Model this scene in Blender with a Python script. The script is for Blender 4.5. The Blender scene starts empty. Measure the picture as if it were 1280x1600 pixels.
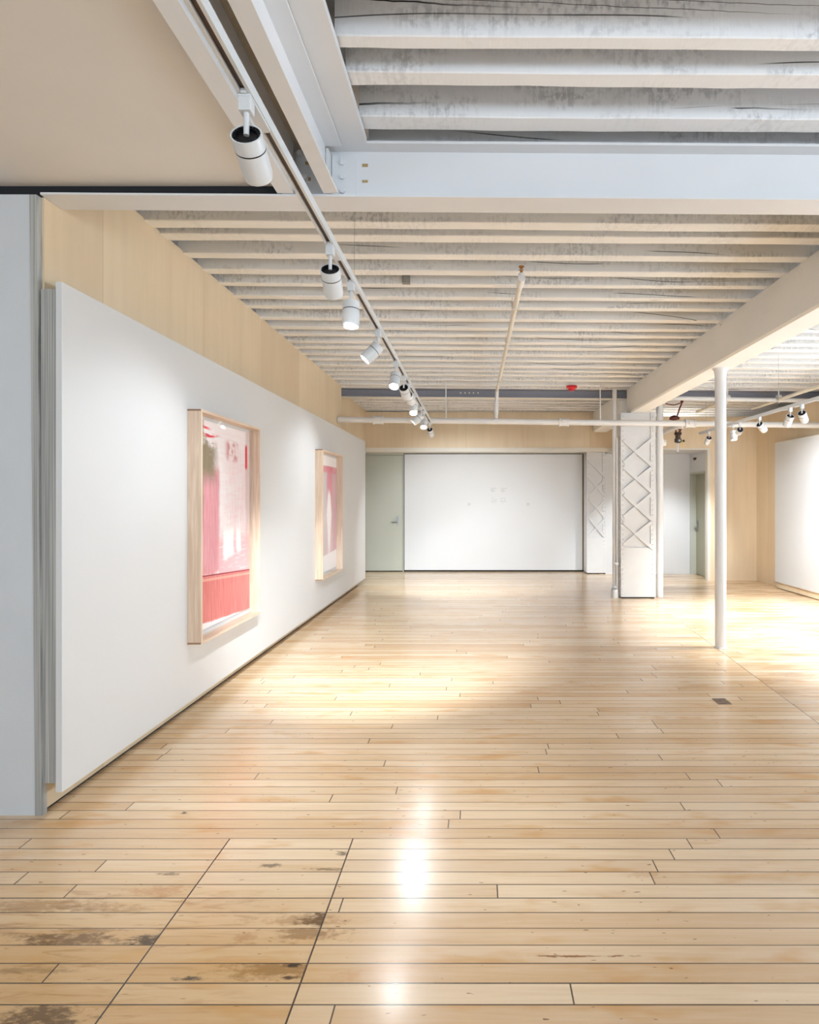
import bpy, bmesh, math, random
from mathutils import Vector, Matrix
random.seed(7)
S = bpy.context.scene
COL = S.collection
PI = math.pi

# ------------------------------------------------------------------ camera
F = 930.0; PX = 744.0; PY = 781.0; H = 1.5
cd = bpy.data.cameras.new('camera'); cam = bpy.data.objects.new('camera', cd); COL.objects.link(cam)
cam.location = (0, 0, H); cam.rotation_euler = (PI/2, 0, 0)
cd.sensor_fit = 'AUTO'; cd.sensor_width = 36; cd.lens = F/1600*36
cd.shift_x = -(PX-640)/1600; cd.shift_y = -(800-PY)/1600
cd.clip_start = .02; cd.clip_end = 200
S.camera = cam
def P(px, py, Y):                     # point seen at a pixel of the photograph, at depth Y
    return Vector(((px-PX)*Y/F, Y, H+(PY-py)*Y/F))
def FL(px, py):                       # floor point under a pixel
    Y = H*F/(py-PY); return ((px-PX)*Y/F, Y)

# ------------------------------------------------------------------ light and exposure
S.view_settings.view_transform = 'Standard'; S.view_settings.look = 'None'
S.view_settings.gamma = 1; S.view_settings.use_curve_mapping = False
S.view_settings.exposure = 0.57
w = bpy.data.worlds.new('world'); S.world = w; w.use_nodes = True
w.node_tree.nodes['Background'].inputs[0].default_value = (.75, .85, 1, 1)
w.node_tree.nodes['Background'].inputs[1].default_value = 0.5
SPOT_POWER = 0.80
S.cycles.use_adaptive_sampling = True; S.cycles.adaptive_threshold = .08; S.cycles.max_bounces = 6; S.cycles.glossy_bounces = 2; S.cycles.diffuse_bounces = 4
S.cycles.caustics_reflective = False; S.cycles.caustics_refractive = False
def area(name, loc, rot, sx, sy, power, color):
    l = bpy.data.lights.new(name, 'AREA'); l.shape = 'RECTANGLE'; l.size = sx; l.size_y = sy
    l.energy = power; l.color = color
    o = bpy.data.objects.new(name, l); COL.objects.link(o); o.location = loc; o.rotation_euler = rot
    return o
# daylight entering by the windows of the rear wall (behind the camera); fill added from made-up right wall windows
DAY = (.76, .885, 1.0)
for x in (-3.2, -.6, 2.0, 4.2):
    area('window_daylight', (x, -4.85, 1.75), (PI/2+.42, 0, 0), 1.5, 1.8, 53, DAY)
for y in (-2.6, .2, 3.0, 5.8):
    area('window_daylight', (5.10, y, 1.75), (PI/2+.42, 0, PI/2), 1.8, 1.8, 44, DAY)
l_ = bpy.data.lights.new('corridor_light', 'POINT'); l_.energy = 16; l_.shadow_soft_size = .12; l_.color = (1, .95, .88)  # unseen lamp added to brighten the joists beyond the partition
o_ = bpy.data.objects.new('corridor_light', l_); COL.objects.link(o_); o_.location = (4.0, 11.8, 2.66)

# ------------------------------------------------------------------ node helpers
class E:
    nt = None
    def __init__(s, v): s.v = v
    @staticmethod
    def m(op, *a, clamp=False):
        n = E.nt.nodes.new('ShaderNodeMath'); n.operation = op; n.use_clamp = clamp
        for i, x in enumerate(a):
            if isinstance(x, E): E.nt.links.new(x.v, n.inputs[i])
            else: n.inputs[i].default_value = x
        return E(n.outputs[0])
    def __add__(s, o): return E.m('ADD', s, o)
    __radd__ = __add__
    def __sub__(s, o): return E.m('SUBTRACT', s, o)
    def __rsub__(s, o): return E.m('SUBTRACT', o, s)
    def __mul__(s, o): return E.m('MULTIPLY', s, o)
    __rmul__ = __mul__
    def __truediv__(s, o): return E.m('DIVIDE', s, o)
    def lt(s, o): return E.m('LESS_THAN', s, o)
    def gt(s, o): return E.m('GREATER_THAN', s, o)
    def floor(s): return E.m('FLOOR', s)
    def abs(s): return E.m('ABSOLUTE', s)
    def min(s, o): return E.m('MINIMUM', s, o)
    def max(s, o): return E.m('MAXIMUM', s, o)
def ss(x, a, b, lo=0., hi=1.):       # smoothstep
    n = E.nt.nodes.new('ShaderNodeMapRange'); n.interpolation_type = 'SMOOTHSTEP'
    E.nt.links.new(x.v, n.inputs[0])
    for i, v in zip((1, 2, 3, 4), (a, b, lo, hi)): n.inputs[i].default_value = v
    return E(n.outputs[0])
def rnd(x):
    n = E.nt.nodes.new('ShaderNodeTexWhiteNoise'); n.noise_dimensions = '1D'
    E.nt.links.new(x.v, n.inputs['W']); return E(n.outputs['Value'])
def vec(x, y, z):
    n = E.nt.nodes.new('ShaderNodeCombineXYZ')
    for i, a in enumerate((x, y, z)):
        if isinstance(a, E): E.nt.links.new(a.v, n.inputs[i])
        else: n.inputs[i].default_value = a
    return n.outputs[0]
def noise(v, scale=1., detail=3., rough=.5, dist=0.):
    n = E.nt.nodes.new('ShaderNodeTexNoise'); E.nt.links.new(v, n.inputs['Vector'])
    n.inputs['Scale'].default_value = scale; n.inputs['Detail'].default_value = detail
    n.inputs['Roughness'].default_value = rough; n.inputs['Distortion'].default_value = dist
    return E(n.outputs['Fac'])
def mix(f, a, b):                    # colour mix; colours as tuples or sockets
    n = E.nt.nodes.new('ShaderNodeMix'); n.data_type = 'RGBA'
    if isinstance(f, E): E.nt.links.new(f.v, n.inputs[0])
    else: n.inputs[0].default_value = f
    for k, c in ((6, a), (7, b)):
        if isinstance(c, tuple): n.inputs[k].default_value = (*c, 1)
        else: E.nt.links.new(c, n.inputs[k])
    return n.outputs[2]
def lin(r, g, b):
    f = lambda c: (c/255/12.92) if c/255 <= .04045 else ((c/255+.055)/1.055)**2.4
    return (f(r), f(g), f(b))
def new_mat(name, rough=.5, metallic=0., spec=.5):
    m = bpy.data.materials.new(name); m.use_nodes = True
    E.nt = m.node_tree; b = E.nt.nodes['Principled BSDF']
    b.inputs['Roughness'].default_value = rough; b.inputs['Metallic'].default_value = metallic
    b.inputs['Specular IOR Level'].default_value = spec
    g = E.nt.nodes.new('ShaderNodeNewGeometry'); s = E.nt.nodes.new('ShaderNodeSeparateXYZ')
    E.nt.links.new(g.outputs['Position'], s.inputs[0])
    return m, b, E(s.outputs[0]), E(s.outputs[1]), E(s.outputs[2])
def link(sock, inp): E.nt.links.new(sock.v if isinstance(sock, E) else sock, inp)
def bump(b, h, strength=.2, dist=.01):
    n = E.nt.nodes.new('ShaderNodeBump'); n.inputs['Strength'].default_value = strength
    n.inputs['Distance'].default_value = dist; E.nt.links.new(h.v, n.inputs['Height'])
    E.nt.links.new(n.outputs[0], b.inputs['Normal'])
def paint(name, c, rough=.5, var=.04, scale=6., bmp=.0, spec=.5, metallic=0.):
    m, b, X, Y, Z = new_mat(name, rough, metallic, spec)
    n = noise(vec(X, Y, Z), scale, 1)
    d = tuple(v*(1-var) for v in c); l = tuple(min(1, v*(1+var)) for v in c)
    link(mix(n, d, l), b.inputs['Base Color'])
    if bmp: bump(b, noise(vec(X, Y, Z), scale*30, 3), bmp, .003)
    return m

# ------------------------------------------------------------------ materials
M = {}
M['white'] = paint('white_wall_paint', (.655, .66, .665), .55, .012, 2)
M['grey_wall'] = paint('grey_white_wall_paint', (.60, .625, .65), .6, .03, 5, .15)
M['gypsum'] = paint('beige_ceiling_paint', (.76, .73, .69), .8, .03, 3, .1)
M['steel_white'] = paint('painted_steel', (.74, .75, .77), .42, .03, 4)
M['steel_grey'] = paint('grey_painted_steel', (.27, .27, .31), .45, .05, 3)
M['cream'] = paint('cream_trim_paint', (.74, .70, .62), .5, .02, 4)
M['pipe'] = paint('white_pipe_paint', (.76, .75, .74), .35, .02, 8)
M['column'] = paint('white_column_paint', (.67, .668, .665), .4, .03, 7, .1)
M['door'] = paint('sage_grey_door_paint', (.46, .47, .40), .45, .02, 3)
M['door2'] = paint('dark_sage_door_paint', (.36, .36, .27), .45, .03, 3)
M['lamp'] = paint('lamp_white_enamel', (.66, .68, .70), .35, .01, 10)
M['black'] = paint('black_metal', (.012, .012, .014), .4, .1, 20)
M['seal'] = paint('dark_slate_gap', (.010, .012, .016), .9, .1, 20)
M['dark'] = paint('dark_gap', (.03, .025, .02), .8, .1, 20)
M['chrome'] = paint('brushed_steel', (.42, .44, .46), .3, .03, 40, metallic=1)
M['brass'] = paint('aged_brass', (.45, .20, .04), .35, .1, 60, metallic=.7)
M['holes'] = paint('brass_coloured_hole', (.42, .30, .12), .5, .1, 60)
M['red'] = paint('red_plastic', (.62, .015, .02), .35, .03, 20)
M['rust'] = paint('dark_red_brown_paint', (.14, .022, .012), .5, .2, 60)
M['valve'] = paint('dark_bronze', (.06, .03, .015), .45, .3, 60)
M['yellow'] = paint('yellow_tag', (.75, .62, .02), .5, .02, 20)
M['grey_print'] = paint('pale_grey_print', (.52, .52, .51), .6, .02, 20)
M['cable'] = paint('thin_grey_wire', (.35, .33, .31), .5, .02, 20)
M['endbox'] = paint('brown_corner_key', (.30, .17, .10), .5, .1, 60)

def ply(name, axis, c1, c2, seam=1.22, off=0., grain=1.):
    m, b, X, Y, Z = new_mat(name, .5)
    A = Y if axis == 'y' else X
    u = (A+off)/seam; cell = u.floor(); fr = u-cell
    tone = rnd(cell+3.1)*.5 + noise(vec(A*14, X*3, Z*1.1), 1, 4, .6)*.5 + (noise(vec(A*2, X, Z*.5), 1.2, 2)-.5)*.5
    c = mix(ss(tone, .2, .85), c1, c2)
    d = fr.min(1-fr)*seam
    c = mix(ss(d, .001, .004, .45, 0.), c, tuple(v*.55 for v in c1))
    link(c, b.inputs['Base Color'])
    return m
M['ply_left'] = ply('pale_plywood', 'y', (.69, .545, .37), (.79, .65, .46), 1.22, .35)
M['ply_back'] = ply('pale_plywood_back', 'x', (.69, .545, .37), (.79, .65, .46), 1.22, .2)
def edge_mat():
    m, b, X, Y, Z = new_mat('laminated_plywood_edge', .7)
    n = noise(vec(X*260, Y*20, Z*1.2), 1, 2, .5)
    link(mix(ss(n, .35, .65), (.27, .27, .26), (.46, .46, .44)), b.inputs['Base Color'])
    return m
M['edge'] = edge_mat()
def wood_mat(name, c1, c2, sx, sy, sz):
    m, b, X, Y, Z = new_mat(name, .5)
    n = noise(vec(X*sx, Y*sy, Z*sz), 1, 3, .55, .6)
    link(mix(ss(n, .3, .7), c1, c2), b.inputs['Base Color'])
    return m
M['frame_v'] = wood_mat('ash_frame_upright', (.64, .47, .34), (.78, .62, .48), 50, 50, 2.5)
M['frame_h'] = wood_mat('ash_frame_rail', (.66, .49, .36), (.78, .62, .48), 50, 3, 50)

def timber(name, c, cd, amount, cracks=False):
    m, b, X, Y, Z = new_mat(name, .6)
    n1 = noise(vec(X*2.2, Y*2.2, Z*7), 1, 2, .6)
    n2 = noise(vec(X*38, Y*25, Z*30), 1, 2, .65)
    saw = noise(vec(X*75, Y*3.1, Z*5), 1, 2, .5)
    geo = E.nt.nodes.new('ShaderNodeNewGeometry'); sn = E.nt.nodes.new('ShaderNodeSeparateXYZ')
    E.nt.links.new(geo.outputs['True Normal'], sn.inputs[0])
    side = ss(E(sn.outputs[2]).abs(), .5, .8, 1., .35)       # rough-sawn sides, smoother undersides
    dirt = ss(n1, .38, .72)*ss(n2*.65+saw*.35, .44, .62)*side*amount
    col = mix(dirt, c, cd)
    big = noise(vec(X*1.1, Y*.7, Z*1.5), 1, 2)
    col = mix(ss(big, .3, .75)*.28*side, col, tuple(v*.80 for v in c))
    # shakes that run with the grain
    cr = noise(vec(X*.55, Y*9.1, 3.), 1, 1)*.30
    q = (Z-3.17-cr + X*.035)
    line = ss(q.abs(), .0015, .0035, 1., 0.)*ss(noise(vec(X*.9, Y*5.3, 9.), 1, 1), .52, .60)*side
    col = mix(line*.9, col, (.02, .018, .018))
    if cracks:
        for (y0, y1, zc, sl, xa, xb, wd) in ((2.19, 2.31, 3.352, -.055, -.55, .25, .0042), (2.19, 2.31, 3.372, -.045, -.55, 1.3, .0016), (2.60, 2.85, 3.305, .02, -.62, -.1, .006),
                                             (2.60, 2.85, 3.30, -.02, 1.15, 1.6, .004), (2.19, 2.31, 3.40, -.04, .6, 1.6, .0014)):
            wob = (noise(vec(X*6, 2., 1.), 1, 2)-.5)*.02
            ln = ss((Z-zc+X*sl*-1+wob).abs(), wd*.5, wd, 1., 0.)*(Y.gt(y0))*(Y.lt(y1))*ss(X, xa, xa+.04)*ss(X, xb-.5, xb, 1., 0.)
            col = mix(ln, col, (.012, .012, .014))
    link(col, b.inputs['Base Color'])
    if cracks: bump(b, n2*.5+saw*.5, .35, .006)
    return m
M['joist'] = timber('painted_rough_timber', (.88, .865, .84), (.38, .365, .36), .65)
M['joist_near'] = timber('painted_rough_timber_near', (.88, .89, .91), (.28, .29, .31), .62, True)
M['girder'] = timber('painted_smooth_timber', (.88, .86, .82), (.5, .47, .42), .10)
M['deck'] = paint('painted_deck_boards', (.52, .52, .52), .8, .2, 8)

def floor_mat():
    m, b, X, Y, Z = new_mat('maple_strip_floor', .2)
    wd = .079
    r = (Y-2.637)/wd; row = r.floor(); fr = r-row
    gapd = fr.min(1-fr)*wd
    h1 = rnd(row*1.37+11.3); h2 = rnd(row*2.71+4.9)
    L = 1.5+h2*2.2
    u = (X+h1*17)/L; seg = u.floor(); fu = (u-seg)
    jd = fu.min(1-fu)*L
    near = Y.lt(2.637)
    a = X.gt(-1.09); c_ = X.gt(-.545)
    inB = near*a*(1-c_)
    jd = jd+inB*5
    sA = (X+1.09).abs()+(1-near)*9; sB = (X+.545).abs()+(1-near)*9
    sC = (X-(2.04+Y*.065)).abs()+Y.gt(7.3)*9
    seam = sA.min(sB).min(sC)
    rightz = X.gt(2.04+Y*.065)
    zone = near*(a+c_)+rightz*5
    ident = rnd(row*17.31+seg*(1-inB)*3.77+zone*7.7)
    ident2 = rnd(row*5.31+seg*(1-inB)*9.7+zone*1.7+.5)
    grain = noise(vec(X*4, Y*95, ident*30), 1, 2, .6)
    fig = noise(vec(X*1.2, Y*22, ident*50), 1, 3, .62)
    t = ident*.32+fig*.45+grain*.33
    base = mix(ss(t, .25, .85), lin(238, 213, 180), lin(212, 174, 132))
    base = mix(ss(ident2, .80, .98)*.35, base, lin(198, 154, 108))
    base = mix(ss(ident2, .25, .0)*.4, base, lin(236, 214, 186))
    wear = ss(fig, .60, .78)*ss(noise(vec(X*1.3, Y*5, 4.), 1, 3, .6), .48, .66)
    base = mix(wear*.30, base, lin(166, 108, 52))
    am = ss(noise(vec(X*2.2+ident*9, Y*7, 21.), 1, 3, .6), .52, .74)
    base = mix(am*.65, base, lin(206, 150, 86))
    # nail holes, flecks
    fl = ss(noise(vec(X*22, Y*70, 7.), 1, 1), .735, .77)
    base = mix(fl*.7, base, lin(92, 58, 30))
    # right hand bay older and browner
    base = mix(rightz*ss(noise(vec(X*1.2, Y*7, 2.), 1, 4, .6), .45, .7)*.6, base, lin(150, 96, 40))
    # worn and stained corner at the near left
    nl = ss(X, -.45, -1.3)*ss(Y, 2.45, 2.1)
    st = ss(noise(vec(X*3.2, Y*22, 5.), 1, 5, .65, 1.2), .50, .68)
    base = mix(nl*st*.75, base, lin(120, 72, 22))
    base = mix(ss(X, .3, -1.2)*ss(Y, 2.6, 1.9)*.60, base, lin(190, 142, 72))
    n9 = noise(vec(X*30, Y*60, 1.), 1, 4, .7)
    n8 = noise(vec(X*9, Y*30, 8.), 1, 3, .6)
    nn = (n9-.5)*3.0+(n8-.5)*2.6
    pxy = vec(X, Y, 0.)
    def ell(x0, y0, rx, ry):
        a_ = E.nt.nodes.new('ShaderNodeVectorMath'); a_.operation = 'MULTIPLY_ADD'; E.nt.links.new(pxy, a_.inputs[0])
        a_.inputs[1].default_value = (1/rx, 1/ry, 0); a_.inputs[2].default_value = (-x0/rx, -y0/ry, 0)
        l_ = E.nt.nodes.new('ShaderNodeVectorMath'); l_.operation = 'LENGTH'; E.nt.links.new(a_.outputs[0], l_.inputs[0]); return E(l_.outputs['Value'])
    for (px, py, rx, ry, s, col) in (
        (500, 1437, .075, .05, 1., (46, 24, 4)), (485, 1456, .14, .05, .7, (120, 78, 26)), (470, 1437, .16, .04, .5, (140, 94, 40)), (424, 1352, .05, .020, .8, (70, 55, 40)), (512, 1358, .08, .012, .7, (60, 40, 25)),
        (535, 1333, .03, .02, .8, (60, 38, 18)), (108, 1470, .20, .045, .9, (96, 62, 20)), (235, 1470, .07, .04, 1., (50, 32, 8)), (150, 1452, .12, .02, .5, (120, 80, 34)),
        (295, 1530, .06, .012, 1., (40, 36, 24)), (440, 1516, .20, .05, .8, (140, 96, 36)), (458, 1508, .035, .012, 1., (30, 18, 8)), (452, 1528, .03, .010, .9, (30, 18, 8)),
        (60, 1592, .14, .06, .9, (74, 46, 12)), (40, 1417, .3, .05, .5, (136, 92, 36)), (245, 1392, .12, .035, .5, (176, 112, 50)), (150, 1418, .20, .020, .45, (130, 88, 36)), (262, 1366, .05, .012, .7, (70, 46, 22)),
        (288, 1270, .014, .012, 1., (30, 18, 8)), (50, 1516, .18, .014, .5, (110, 76, 30)), (380, 1466, .05, .03, .5, (160, 106, 48)),
        (910, 1494, .19, .0055, 1., (132, 76, 30)), (1010, 1366, .09, .03, .35, (178, 112, 54)), (548, 1524, .05, .03, .35, (190, 122, 56)), 
        (1120, 1047, .11, .012, .8, (90, 56, 20)), (1184, 982, .08, .02, .8, (80, 48, 18)), (1065, 996, .2, .03, .5, (120, 76, 28)), (1240, 1057, .12, .012, .6, (110, 70, 26)), (1090, 950, .2, .03, .5, (120, 78, 30)), ):
        x0, y0 = FL(px, py)
        d = ell(x0, y0, rx*.85, ry*.8)
        f = ss(d+nn, .30, 1.35, s*.88, 0.)
        if py > 1300 and py != 1494: f = f*E.m('COMPARE', row, float(math.floor((y0-2.637)/wd)), .3)
        if px in (500, 478, 512, 535, 458, 452, 440): f = f*X.lt(-.547)
        if px in (235, 245, 262): f = f*X.lt(-1.092)
        base = mix(f, base, lin(*col))
    g = ss(gapd, .0015, .0032, 1., 0.)*(.65+.35*h1)
    j = ss(jd, .0015, .0035, .9, 0.); sm = ss(seam, .002, .0038, .95, 0.)
    line = g.max(j).max(sm)
    base = mix(line, base, lin(36, 18, 6))
    link(base, b.inputs['Base Color'])
    b.inputs['Roughness'].default_value = .25
    b.inputs['Specular IOR Level'].default_value = .5
    b.inputs['Coat Weight'].default_value = .35; b.inputs['Coat Roughness'].default_value = .17
    return m
M['floor'] = floor_mat()

def art_mat(which):
    m, b, X, Y, Z = new_mat('painting_%s' % which, .55)
    n = noise(vec(1., Y*7, Z*7), 1, 4, .6); n2 = noise(vec(3., Y*5, Z*40), 1, 3, .6); n3 = noise(vec(5., Y*60, Z*4), 1, 3, .6)
    d = (n-.5)*.10
    white = lin(246, 242, 243)
    if which == 'first':
        y = Y+d*.5; z = Z+d
        c = mix(ss(n2, .3, .8)*.35, white, lin(244, 196, 204))
        # pale pink veil over the right half
        c = mix(ss(y, 4.55, 4.8)*ss(n3, .35, .7)*ss(z, 1.15, 1.35)*ss(z, 1.98, 1.85)*.40, c, lin(236, 160, 172))
        c = mix(ss(y, 4.62, 4.72)*ss(y, 4.92, 4.85)*ss(n, .45, .6)*ss(z, 1.80, 1.86)*ss(z, 1.99, 1.95)*.8, c, lin(196, 90, 96))
        c = mix(ss((Z-1.97+d*.3).abs(), .02, .008)*ss(n2, .4, .55)*ss(Y, 4.6, 4.5), c, lin(222, 44, 70))
        c = mix(ss((Z-2.03+(Y-4.2)*.05+d*.2).abs(), .014, .004)*ss(n, .4, .5)*ss(Y, 4.42, 4.3), c, lin(228, 60, 84))
        # pink column
        col = ss(y, 4.56, 4.50)*ss(z, .93, .97)*ss(z, 1.80, 1.68)
        c = mix(col*.95, c, mix(ss(n3, .3, .7), lin(230, 166, 174), lin(216, 134, 144)))
        # olive smear
        zo = z+(n2-.5)*.12+(n-.5)*.2-(Y-4.3).abs()*-.35; ol = ss(y+(n-.5)*.1, 4.53, 4.40)*ss(z, 1.56, 1.74)*ss(zo, 1.98, 1.92)
        ol2 = ss(Y+d*.4, 4.285, 4.26)*ss(z, 1.15, 1.6)*.75
        c = mix(ol.max(ol2)*ss(n2, .1, .45), c, mix(n3, lin(120, 104, 78), lin(164, 150, 124)))
        # lower pink tone with white drips reaching into it
        dr = (ss((y-4.70).abs(), .12, .06)*ss(z, 1.02, 1.09)).max(ss((y-4.90).abs(), .06, .03)*ss(z, 1.04, 1.12))
        low = ss(z, 1.32, 1.12)*(1-dr)*ss(y, 4.50, 4.54)
        c = mix(low*.8*ss(n2, .2, .5), c, lin(240, 172, 180))
        c = mix(dr*ss(z, 1.32, 1.22), c, lin(250, 248, 248))
        c = mix(ss(y, 5.03, 5.06)*.55, c, lin(200, 176, 172))
        c = mix(ss((Y-5.06+d*.1).abs(), .03, .015)*ss((Z-1.86).abs(), .12, .08), c, lin(222, 40, 60))
        # lower red field
        z0 = Z-(-.10)*(Y-4.2)*-1
        zr = Z+(Y-4.2)*.06
        c = mix(ss(zr, .955, .945), c, mix(ss(n3, .3, .75), lin(226, 138, 134), lin(208, 108, 106)))
        c = mix(ss((zr-.955).abs(), .008, .003), c, lin(160, 40, 56))
        c = mix(ss((zr-.925).abs(), .014, .004)*.6, c, lin(236, 190, 170))
        c = mix(ss(zr+d*.25, .625, .61), c, white)
    else:
        y = Y+d*.5; z = Z+d*.6
        c = mix(ss(n2, .3, .8)*.3, lin(206, 196, 196), lin(216, 176, 180))
        band = ss((y-7.95).abs(), .20, .10)
        c = mix(band*.85, c, mix(ss(z, .9, 1.75), lin(234, 200, 204), lin(226, 126, 142)))
        c = mix(ss(y, 8.02, 8.2)*.6, c, lin(228, 160, 172))
        c = mix(ss((Y-7.92).abs()+(Z-1.3).abs()*.22, .16, .10)*ss(z, 1.66, 1.55), c, lin(250, 246, 246))
        c = mix(ss((Z-1.90+d*.4).abs(), .06, .03)*ss(n, .40, .6)*.7, c, lin(226, 100, 120))
        c = mix(ss(Z+d*.2, 1.94, 1.955), c, white)
        c = mix(ss(Z-(Y-7.9)*.05+d*.2, .80, .78), c, white)
    link(c, b.inputs['Base Color'])
    return m
def glass_mat():
    m, b, X, Y, Z = new_mat('clear_glazing', .02)
    out = E.nt.nodes['Material Output']
    t = E.nt.nodes.new('ShaderNodeBsdfTransparent'); g = E.nt.nodes.new('ShaderNodeBsdfGlossy'); g.inputs['Roughness'].default_value = .01
    fz = E.nt.nodes.new('ShaderNodeFresnel'); fz.inputs[0].default_value = 1.09
    mx = E.nt.nodes.new('ShaderNodeMixShader'); gg = E.nt.nodes.new('ShaderNodeNewGeometry'); ff = E(fz.outputs[0])*(1-E(gg.outputs['Backfacing'])); E.nt.links.new(ff.v, mx.inputs[0])
    E.nt.links.new(t.outputs[0], mx.inputs[1]); E.nt.links.new(g.outputs[0], mx.inputs[2]); E.nt.links.new(mx.outputs[0], out.inputs[0])
    return m
M['glass'] = glass_mat()
def emit_mat(name, c, s):
    m = bpy.data.materials.new(name); m.use_nodes = True; nt = m.node_tree
    b = nt.nodes['Principled BSDF']; b.inputs['Emission Color'].default_value = (*c, 1); b.inputs['Emission Strength'].default_value = s
    b.inputs['Base Color'].default_value = (.8, .8, .8, 1)
    return m
M['lens'] = emit_mat('lit_lamp_lens', (1, .97, .93), 9.)
M['lens_hot'] = emit_mat('bright_lit_lamp_lens', (1, .97, .93), 22.)
M['dark_glass'] = paint('blue_grey_wired_glass', (.06, .11, .14), .15, .2, 20)

# ------------------------------------------------------------------ mesh helpers
class MB:
    def __init__(s): s.v = []; s.f = []
    def add(s, vs, fs):
        k = len(s.v); s.v += [tuple(p) for p in vs]; s.f += [tuple(k+i for i in f) for f in fs]; return s
    def box(s, x0, x1, y0, y1, z0, z1):
        return s.add([(x0,y0,z0),(x1,y0,z0),(x1,y1,z0),(x0,y1,z0),(x0,y0,z1),(x1,y0,z1),(x1,y1,z1),(x0,y1,z1)],
                     [(0,3,2,1),(4,5,6,7),(0,1,5,4),(1,2,6,5),(2,3,7,6),(3,0,4,7)])
    def tube(s, a, b, r, n=16, r2=None, cap=True):
        a = Vector(a); b = Vector(b); d = (b-a).normalized(); u = d.orthogonal().normalized(); w_ = d.cross(u); r2 = r if r2 is None else r2
        vs = [a+(u*math.cos(t)+w_*math.sin(t))*r for t in [2*PI*i/n for i in range(n)]]+[b+(u*math.cos(t)+w_*math.sin(t))*r2 for t in [2*PI*i/n for i in range(n)]]
        fs = [(i, (i+1) % n, n+(i+1) % n, n+i) for i in range(n)]
        if cap: fs += [tuple(range(n))[::-1], tuple(range(n, 2*n))]
        return s.add(vs, fs)
    def path(s, pts, r, n=8):
        for a, b in zip(pts, pts[1:]): s.tube(a, b, r, n)
        return s
    def lathe(s, prof, n=24, M4=None, cap0=True, cap1=True):     # prof: (r, z)
        vs = []; fs = []
        for (r, z) in prof:
            for i in range(n):
                t = 2*PI*i/n; vs.append(Vector((r*math.cos(t), r*math.sin(t), z)))
        for k in range(len(prof)-1):
            for i in range(n):
                j = (i+1) % n; fs.append((k*n+i, k*n+j, (k+1)*n+j, (k+1)*n+i))
        if cap0: fs.append(tuple(range(n))[::-1])
        if cap1: fs.append(tuple(range((len(prof)-1)*n, len(prof)*n)))
        if M4: vs = [M4 @ v for v in vs]
        return s.add(vs, fs)
    def prism(s, poly, axis, a, b):     # poly of 2D points, extruded along axis from a to b
        def q(p, t):
            return {'x': (t, p[0], p[1]), 'y': (p[0], t, p[1]), 'z': (p[0], p[1], t)}[axis]
        n = len(poly)
        return s.add([q(p, a) for p in poly]+[q(p, b) for p in poly],
                     [(i, (i+1) % n, n+(i+1) % n, n+i) for i in range(n)]+[tuple(range(n))[::-1], tuple(range(n, 2*n))])
    def build(s, name, mat, parent=None, smooth=False, bevel=0., origin=None):
        me = bpy.data.meshes.new(name)
        o3 = Vector(origin) if origin is not None else Vector((0, 0, 0))
        me.from_pydata([tuple(Vector(p)-o3) for p in s.v], [], s.f); me.update()
        bm = bmesh.new(); bm.from_mesh(me); bmesh.ops.recalc_face_normals(bm, faces=bm.faces); bm.to_mesh(me); bm.free()
        me.materials.append(mat)
        o = bpy.data.objects.new(name, me); COL.objects.link(o)
        o.location = o3
        if parent is not None:
            o.parent = parent
            if origin is None: o.location = -parent_world(parent)
            else: o.location = o3-parent_world(parent)
        if smooth:
            for p in me.polygons: p.use_smooth = True
            me.set_sharp_from_angle(angle=math.radians(35))
        if bevel:
            bv = o.modifiers.new('bevel', 'BEVEL'); bv.width = bevel; bv.segments = 2; bv.limit_method = 'ANGLE'
        return o
def parent_world(p):
    v = Vector((0, 0, 0))
    while p is not None: v += Vector(p.location); p = p.parent
    return v
def tag(o, label=None, cat=None, group=None, kind=None):
    if label: o['label'] = label
    if cat: o['category'] = cat
    if group: o['group'] = group
    if kind: o['kind'] = kind
    return o
def empty(name, loc, label, cat, group=None):
    o = bpy.data.objects.new(name, None); COL.objects.link(o); o.location = loc; o.empty_display_size = .1
    return tag(o, label, cat, group)
def struct(o, label=None, cat=None):
    o['kind'] = 'structure'
    if label: o['label'] = label
    if cat: o['category'] = cat
    return o
TILT = .007
def tz(x, z): return z-TILT*x          # the old ceiling drops slightly towards the right

# ------------------------------------------------------------------ floor and walls
struct(MB().box(-6.1, 7.1, -5.2, 13.0, -.12, 0).build('floor', M['floor']), 'glossy maple strip floor with worn and stained boards', 'floor')

# left wall: grey end face, plywood cladding, laminated end
XL = -2.075; YN = 2.83
def lean(o, f):                          # shear a vertical end a little, the wall end is not plumb
    for v in o.data.vertices: v.co.x += f*(v.co.z-1.5)
    return o
lean(struct(MB().box(-6, -2.108, YN, 3.2, 0, 2.952).build('wall_left_end', M['grey_wall']), 'grey painted wall end at the left edge of the view', 'wall'), -.009)
lean(struct(MB().box(-2.108, XL+.0, YN-.004, YN+.03, 0, 2.95).build('trim_1', M['edge']), 'laminated plywood edge strip beside the grey wall end', 'trim'), -.009)
struct(MB().box(-2.108, XL, YN+.03, 10.45, .012, 2.5).box(-2.108, XL, YN+.03, 9.17, 2.5, 3.262).build('wall_left', M['ply_left']), 'pale plywood wall cladding above and behind the long white panel', 'wall')
struct(MB().box(-2.108, XL-.006, YN+.03, 10.45, 0, .012).build('trim_2', M['dark']), 'dark shadow gap under the plywood wall', 'trim')  # shade at the wall foot painted as a dark strip
struct(MB().box(-2.6, -2.176, 9.17, 11.74, 2.4, 3.30).build('wall_left_recess', M['ply_left']), 'plywood return high on the left beyond the near wall', 'wall')
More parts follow.
